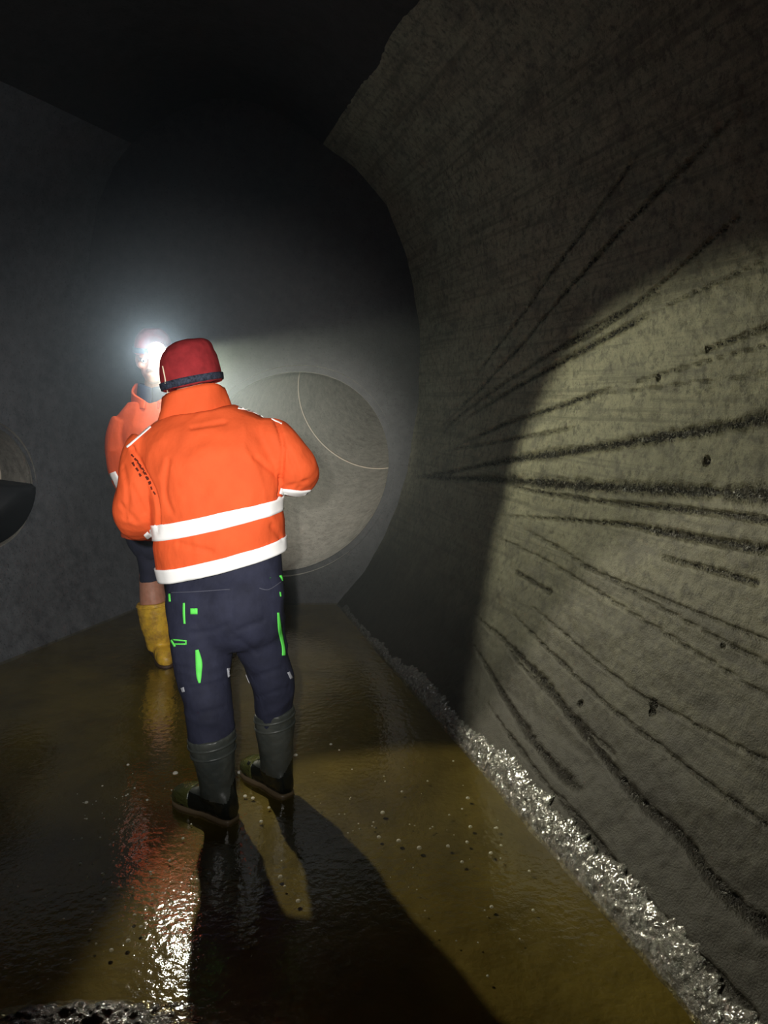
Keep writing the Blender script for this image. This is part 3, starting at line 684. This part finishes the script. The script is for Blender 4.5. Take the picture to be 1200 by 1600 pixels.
# ---- the farther worker, facing the camera behind the first
YP = 4.20
W2 = thing('person', (-1.10, YP, 0), 'person standing in water in orange jacket, dark shorts and yellow boots with lit headlamp', 'person')
hc2 = at(240, 562, YP)
hp2, g2, R2 = head_parts(hc2, (.12, -.98, -.16), 0, 1.16)
lw2, rw2 = at(262, 770, YP - .36), at(322, 850, YP - .03)
body2 = hp2 + [tube([hc2 + Vector((0, .02, -.06)), at(245, 650, YP + .03)], [.058, .065], 16, 4),
    loft([sec((200, 850), (310, 850), YP, .10), sec((196, 760), (314, 760), YP, .11), sec((188, 690), (314, 690), YP, .11), sec((200, 655), (300, 655), YP, .08)], 24, 4),
    tube([at(196, 668, YP), at(193, 710, YP - .02), at(203, 752, YP - .03), at(230, 766, YP - .18), lw2], [.055, .052, .047, .042, .031], 14, 4),
    tube([at(304, 668, YP), at(310, 710, YP - .02), at(318, 755, YP), at(321, 805, YP - .01), rw2], [.055, .052, .047, .042, .031], 14, 4),
    tube([at(236, 845, YP), at(238, 885, YP), at(237, 915, YP - .01), at(240, 945, YP - .01), at(243, 980, YP), at(246, 1016, YP)], [.09, .076, .070, .076, .058, .046], 18, 4),
    tube([at(290, 845, YP), at(294, 885, YP), at(296, 925, YP - .01), at(299, 955, YP - .01), at(301, 985, YP), at(302, 1016, YP)], [.09, .076, .070, .072, .058, .046], 18, 4)]
body2 += hand_parts(lw2, (.75, -.5, .3), (.2, -.2, .9), True, .7, 1.08) + hand_parts(rw2, (0, -.05, -1), (-1, .1, 0), False, .5, 1.08)
b2_ = fused('body', body2, skin.m, W2, .006, 4); eyes(g2, R2, 1.16, b2_)
jk2 = fused('jacket', [loft([sec((190, 838), (312, 838), YP, .135), sec((188, 800), (312, 800), YP, .14), sec((186, 740), (314, 740), YP, .145), sec((182, 695), (315, 695), YP, .14), sec((180, 668), (312, 668), YP, .125), sec((187, 646), (304, 646), YP + .01, .10), sec((200, 628), (290, 628), YP + .02, .085)], 36, 5, True, .9),
    tube([at(200, 662, YP), at(192, 680, YP - .01), at(193, 712, YP - .03), at(203, 752, YP - .03), at(228, 764, YP - .16), at(255, 768, YP - .30)], [.085, .094, .092, .088, .076, .056], 24, 5),
    tube([at(300, 662, YP), at(306, 680, YP - .01), at(310, 712, YP - .03), at(318, 752, YP), at(320, 800, YP - .01), at(322, 838, YP - .03)], [.085, .094, .092, .088, .076, .056], 24, 5)],
    orange.m, W2, .007, 5, .5, folds(.007, (7, 7, 5), 23))
def hi2(th):
    k = abs((th / math.pi) - 1); return .125 - .115 * max(0, k - .42) / .58      # high round the neck, dropping to the open front
collar('collar', at(246, 634, YP + .03), (-.128, 0, 0), (0, -.11, 0), lambda th: -.015, hi2, orange.m, jk2, .25, -1, (1.05, 1.02), .010)
collar('collar_lining', at(246, 634, YP + .03), (-.112, 0, 0), (0, -.095, 0), lambda th: -.01, lambda th: .098 + .03 * abs(math.sin(th)), gaiter.m, jk2, 0, -1, (1.0, .85), .006)
jb2 = bvh_of(jk2)
patch('sleeve_band', [(176, 738), (183, 756), (190, 768)], (10, 15, 15), jb2, white.m, jk2)
ring_band('reflective_band', ((186, 780), (314, 780)), ((186, 797), (314, 797)), YP, .15, white.m, jk2, jk2)
sh = fused('shorts', [loft([sec((196, 825), (314, 825), YP, .12), sec((200, 850), (314, 850), YP, .125), sec((214, 868), (318, 868), YP, .11)], 30, 4),
    loft([sec((210, 845), (262, 845), YP, .10), sec((216, 875), (259, 875), YP, .092), sec((219, 907), (259, 903), YP, .086)], 28, 4), loft([sec((265, 845), (318, 845), YP, .10), sec((273, 875), (317, 875), YP, .092), sec((276, 910), (316, 910), YP, .086)], 28, 4)],
    shorts_m.m, W2, .006, 3, .5, folds(.004, (8, 8, 6), 29))
boot(W2, None, [sec((214, 942), (268, 937), YP - .01, .095), sec((220, 975), (268, 970), YP - .01, .085), sec((229, 1005), (270, 1005), YP, .068), sec((232, 1014), (270, 1018), YP, .058)],
     (fl(242, 1013).x, fl(242, 1013).y), (fl(262, 1043).x, fl(262, 1043).y), yellow.m, yellow.m, None, muddy.m, ribs=(.12,), hgt=1.25)
boot(W2, None, [sec((277, 948), (326, 945), YP - .01, .095), sec((280, 975), (325, 973), YP - .01, .085), sec((284, 1005), (322, 1005), YP, .068), sec((285, 1014), (320, 1018), YP, .058)],
     (fl(300, 1013).x, fl(300, 1013).y), (fl(310, 1045).x, fl(310, 1045).y), yellow.m, yellow.m, None, muddy.m, ribs=(.12,), hgt=1.25)
# knitted cap and lit headlamp
k = 1.16
cap2 = fused('cap', [loft([(g2(0, -.012, .028), R2 @ Vector((.086 * k, 0, 0)), R2 @ Vector((0, .107 * k, 0))), (g2(0, -.014, .065), R2 @ Vector((.087 * k, 0, 0)), R2 @ Vector((0, .107 * k, 0))),
    (g2(0, -.018, .11), R2 @ Vector((.074 * k, 0, 0)), R2 @ Vector((0, .09 * k, 0))), (g2(0, -.02, .145), R2 @ Vector((.04 * k, 0, 0)), R2 @ Vector((0, .05 * k, 0)))], 32, 4)], red.m, W2, .006, 3)
hl2 = from_pydata('headlamp', *loft([(g2(0, -.012, .062), R2 @ Vector((.091 * k, 0, 0)), R2 @ Vector((0, .111 * k, 0))), (g2(0, -.012, .038), R2 @ Vector((.091 * k, 0, 0)), R2 @ Vector((0, .111 * k, 0)))], 72, 2, False), strap_m.m, W2)
solid(hl2, .004, 1); hl2['label'] = 'brightly lit headlamp on the forehead'
fd2 = (R2 @ Vector((.0, 1, 0))).normalized()
lp = g2(0, .105, .050); LAMP = at(245, 548, lp.y - .05)
rx, rz = R2 @ Vector((1, 0, 0)), R2 @ Vector((0, 0, 1)); base = LAMP - fd2 * .045
from_pydata('lamp_housing', *loft([(base - fd2 * .02, rx * .03, rz * .024), (base + fd2 * .02, rx * .046, rz * .040), (LAMP - fd2 * .004, rx * .047, rz * .045)], 28, 3), black.m, hl2)
from_pydata('lens', *loft([(LAMP - fd2 * .006, rx * .045, rz * .043), (LAMP + fd2 * .006, rx * .041, rz * .039), (LAMP + fd2 * .012, rx * .024, rz * .023)], 28, 3), glow.m, hl2)
spot('headlamp_beam', LAMP + fd2 * .03, (.80, -.48, -.34), 185, 52, .36, (.97, .96, .68), .022)
spot('headlamp_flood', LAMP + fd2 * .03, (.53, -.70, -.48), 165, 52, .25, (1, .94, .74), .022)
l = bpy.data.lights.new('headlamp_spill', 'POINT'); l.energy = 8; l.color = (.80, .92, 1); l.shadow_soft_size = .03
o = bpy.data.objects.new('headlamp_spill', l); COL.objects.link(o); o.location = LAMP + fd2 * .05
# the nearer worker's own headlamp, aimed into the pipe
hb = hpz + fd * .06
spot('pipe_beam', hb, at(500, 722, 5.9) - hb, 250, 42, 1.0, (1, .96, .88), .02)

# ------------------------------------------------------------------ mist hanging in the chamber, thickened round the lamp for its glow
hm = bpy.data.materials.new('mist'); hm.use_nodes = True; t = hm.node_tree; t.nodes.clear()
out = t.nodes.new('ShaderNodeOutputMaterial'); vs = t.nodes.new('ShaderNodeVolumeScatter')
vs.inputs['Color'].default_value = (.80, .92, 1, 1); vs.inputs['Density'].default_value = .010; vs.inputs['Anisotropy'].default_value = .2
tc = t.nodes.new('ShaderNodeTexCoord'); ds = t.nodes.new('ShaderNodeVectorMath'); ds.operation = 'DISTANCE'; ds.inputs[1].default_value = LAMP
def nd(op, b=None):
    q_ = t.nodes.new('ShaderNodeMath'); q_.operation = op
    if b is not None: q_.inputs[1].default_value = b
    return q_
t.links.new(tc.outputs['Object'], ds.inputs[0]); last = None
for scale, amount in ((.15, .55), (.60, .13)):      # dense core added to make the lamp's halo, thinning out into the chamber
    a, b, c = nd('MULTIPLY', -1 / scale), nd('EXPONENT'), nd('MULTIPLY_ADD', amount)
    t.links.new(ds.outputs['Value'], a.inputs[0]); t.links.new(a.outputs[0], b.inputs[0]); t.links.new(b.outputs[0], c.inputs[0])
    if last: t.links.new(last, c.inputs[2])
    else: c.inputs[2].default_value = .022
    last = c.outputs[0]
t.links.new(last, vs.inputs['Density'])
t.links.new(vs.outputs[0], out.inputs['Volume'])
bm = bmesh.new(); bmesh.ops.create_cube(bm, size=1); me = bpy.data.meshes.new('mist'); bm.to_mesh(me); bm.free()
for v in me.vertices: v.co = Vector((-.9 + v.co.x * 3.2, 4.12 + v.co.y * 2.3, 1.62 + v.co.z * 3.2))
tag(link('mist', me, hm), 'thin pale mist, thickened around the lit headlamp to make its halo', 'mist', kind='stuff')
